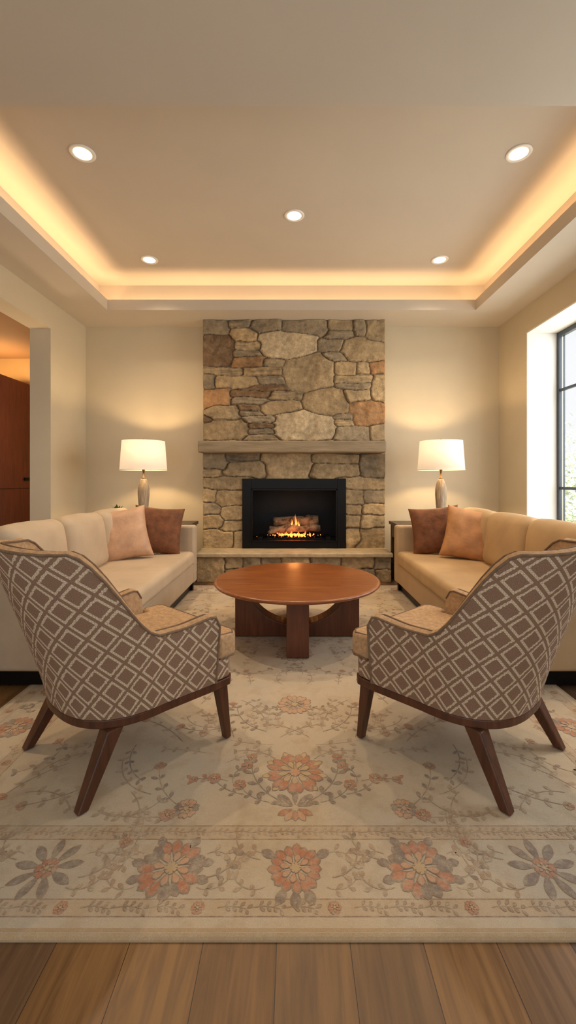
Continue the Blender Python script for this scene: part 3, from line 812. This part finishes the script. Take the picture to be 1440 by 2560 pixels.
def pillow(w,t,mat,label,loc,rot):
    n=22;V=[];F=[]
    for sd in (1,-1):
        for i in range(n+1):
            for j in range(n+1):
                u=-1+2*i/n; v=-1+2*j/n
                u=math.sin(u*math.pi/2); v=math.sin(v*math.pi/2)
                x=w/2*u*(1-.09*(1-v*v)); z=w/2*v*(1-.09*(1-u*u))
                y=sd*t/2*(max(0,(1-u**4))*max(0,(1-v**4)))**.5
                y+=.02*noise.noise(Vector((x*9,z*9,sd*3)))*(1-u*u)*(1-v*v)*sd
                V.append((x,y,z))
    N=(n+1)**2
    for sd in range(2):
        for i in range(n):
            for j in range(n):
                a=sd*N+i*(n+1)+j; F.append((a,a+1,a+n+2,a+n+1))
    o=fixn(obj_from('throw_pillow',V,F,[mat],True)); o.location=loc; o.rotation_euler=rot
    tag(o,label,'pillow','throw pillows on the sofas'); return o
r=math.radians
pillow(.49,.17,M_rust,'rust brown velvet throw pillow against the sofa arm',(-1.37,4.29,.69),(r(-14),r(6),r(14)))
pillow(.50,.18,M_tan,'pale blush satin throw pillow leaning on the cushions',(-1.61,3.98,.685),(r(-16),r(-9),r(24)))
pillow(.49,.17,M_rust,'rust brown velvet throw pillow against the sofa arm',(1.44,4.29,.69),(r(-14),r(-6),r(-14)))
pillow(.50,.18,M_tan2,'copper satin throw pillow leaning on the cushions',(1.67,3.98,.685),(r(-16),r(9),r(-24)))

# ---------------- side tables, lamps ----------------
def side_table():
    e=empty('side_table',(0,0,0),'dark wooden side table beside the hearth','side table','matching side tables')
    tp=boxes('table_top',[(-.49,.49,-.2,.2,.665,.70)],[M_dark],.004)
    bd=boxes('drawer_box',[(-.47,.47,-.185,.185,.52,.664)],[M_dark],.003)
    sh=boxes('shelf',[(-.46,.46,-.18,.18,.16,.185)],[M_dark],.003)
    par(e,tp,bd,sh)
    for sx in (-1,1):
        for sy in (-1,1):
            x=sx*.45;y=sy*.165
            par(e,boxes('leg',[(x-.02,x+.02,y-.02,y+.02,0,.665)],[M_dark],.003))
    return e
t1=side_table(); t1.location=(-1.65,4.99,0); dup(t1,(1.66,4.99,0),0)
t=NT('lamp_ceramic'); co=t.coord(); v=t.mapping(co,scale=(1,1,.08)); f=t.noise(v,60,4,.7)
t.col(t.ramp(f,[(.35,C(140,120,94)),(.65,C(194,176,148))])); t.rough(.6); t.bump(f,.5,.01); M_lampb=t.m
t=NT('linen_shade'); co=t.coord(); f=t.noise(t.mapping(co,scale=(1,1,6)),60,3)
dif=t.node('ShaderNodeBsdfDiffuse'); tl=t.node('ShaderNodeBsdfTranslucent'); em=t.node('ShaderNodeEmission')
c=t.ramp(f,[(.3,C(240,228,206)),(.7,C(250,242,226))]); t.l.new(c,dif.inputs[0]); t.l.new(c,tl.inputs[0]); em.inputs[0].default_value=(1,.86,.70,1); em.inputs[1].default_value=.22
mx=t.node('ShaderNodeMixShader'); mx.inputs[0].default_value=.2; t.l.new(dif.outputs[0],mx.inputs[1]); t.l.new(tl.outputs[0],mx.inputs[2])
ad=t.node('ShaderNodeAddShader'); t.l.new(mx.outputs[0],ad.inputs[0]); t.l.new(em.outputs[0],ad.inputs[1]); t.l.new(ad.outputs[0],t.out.inputs[0]); M_shade=t.m
M_brass=m_plain('aged_brass',C(140,110,70),.35,.1,8,0,10,.9)
M_bulb=m_emit('bulb_glow',(1,.8,.5,1),12)
def lamp():
    e=empty('table_lamp',(0,0,0),'table lamp with ribbed stone-coloured base and cream drum shade','lamp','matching table lamps')
    b=lathe('lamp_base',[(.0001,0),(.05,0),(.055,.008),(.05,.02),(.040,.03),(.045,.10),(.056,.22),(.064,.33),(.062,.40),(.050,.46),(.036,.50),(.03,.515),(.0001,.515)],[M_lampb],40)
    for v in b.data.vertices:
        if .03<v.co.z<.49:
            a=math.atan2(v.co.y,v.co.x); k=1+.035*math.cos(a*20); v.co.x*=k; v.co.y*=k
    nk=lathe('neck',[(.0001,.515),(.022,.515),(.022,.53),(.01,.535),(.01,.60),(.016,.605),(.016,.65),(.0001,.65)],[M_brass],20)
    zb,zt=.618,.958
    sh=lathe('lamp_shade',[(.266,zb),(.242,zt),(.239,zt),(.263,zb)],[M_shade],64,close=True)
    tr=lathe('shade_rim',[(.264,zb-.003),(.268,zb-.003),(.268,zb+.006),(.264,zb+.006)],[M_white],64,close=True)
    hp=tube('harp',[Vector((.0+.07*math.sin(a),0,.64+.16*(1-math.cos(a)))) for a in [i*2*math.pi/30 for i in range(31)]],.0025,M_brass)
    sp=boxes('spider',[(-.24,.24,-.003,.003,zt-.008,zt-.002),(-.003,.003,-.24,.24,zt-.008,zt-.002)],[M_brass])
    fn=lathe('finial',[(.0001,zt-.002),(.008,zt-.002),(.006,zt+.008),(.011,zt+.015),(.006,zt+.026),(.0001,zt+.03)],[M_brass],16)
    bb=lathe('bulb',[(.0001,.65),(.015,.652),(.02,.68),(.03,.71),(.03,.73),(.018,.752),(.0001,.758)],[M_bulb],20)
    par(e,b,nk,sh,hp,bb); par(sh,tr,sp,fn); return e
l1=lamp(); l1.location=(-1.764,5.0,.70); dup(l1,(1.742,5.0,.70),0)
for x in (-1.764,1.742): light('lamp_glow','POINT',(x,5.0,1.50),23,(1,.69,.36),shadow_soft_size=.04)
M_green=m_plain('leaf_green',C(62,92,44),.5,.3,8,0)
M_pot=m_plain('glazed_pot',C(206,200,184),.3,.05,8,.05)
def plant(loc,s,label):
    e=empty('potted_plant',loc,label,'plant')
    p=lathe('pot',[(.0001,0),(.035*s,0),(.045*s,.05*s),(.045*s,.075*s),(.039*s,.075*s),(.036*s,.06*s),(.0001,.06*s)],[M_pot],24)
    V=[];F=[];rr=random.Random(int(loc[0]*100))
    for i in range(40):
        a=rr.uniform(0,6.28);el=rr.uniform(.3,1.4);L=rr.uniform(.05,.1)*s
        d=Vector((math.cos(a)*math.cos(el),math.sin(a)*math.cos(el),math.sin(el))); sd=d.cross(Vector((0,0,1))).normalized()*L*.2
        b=Vector((0,0,.06*s)); k=len(V); V+=[b,b+d*L*.5+sd,b+d*L+Vector((0,0,-.01)),b+d*L*.5-sd]; F.append((k,k+1,k+2,k+3))
    f=obj_from('foliage',V,F,[M_green]); par(e,p,f)
plant((-2.06,4.93,.701),1.5,'small green plant in a pale pot on the side table')
plant((1.47,4.86,.701),.75,'tiny green plant in a pale pot on the side table')

# ---------------- world / daylight ----------------
w=bpy.data.worlds.new('world'); S.world=w; w.use_nodes=True
bg=w.node_tree.nodes['Background']; bg.inputs[0].default_value=(.95,.97,1,1); bg.inputs[1].default_value=.76
light('window_daylight','AREA',(3.6,3.3,2.0),105,(.95,.97,1),shape='RECTANGLE',size=2.6,size_y=3.6,rot=(0,math.radians(80),0))
light('outdoor_sun','SUN',(0,3,8),9,(1,.97,.9),rot=(0,math.radians(-48),0),angle=.1)

# ---------------- camera ----------------
cam=bpy.data.cameras.new('camera'); co_=bpy.data.objects.new('camera',cam); COL.objects.link(co_)
co_.location=(0,0,1.2); co_.rotation_euler=(math.pi/2,0,0)
cam.sensor_fit='VERTICAL'; cam.sensor_height=36; cam.sensor_width=36*1440/2560; cam.lens=36*1060/2560
cam.shift_y=-80/2560; cam.shift_x=-13/2560; cam.clip_start=.02
S.camera=co_
S.view_settings.view_transform='Standard'; S.view_settings.look='None'; S.view_settings.exposure=.38
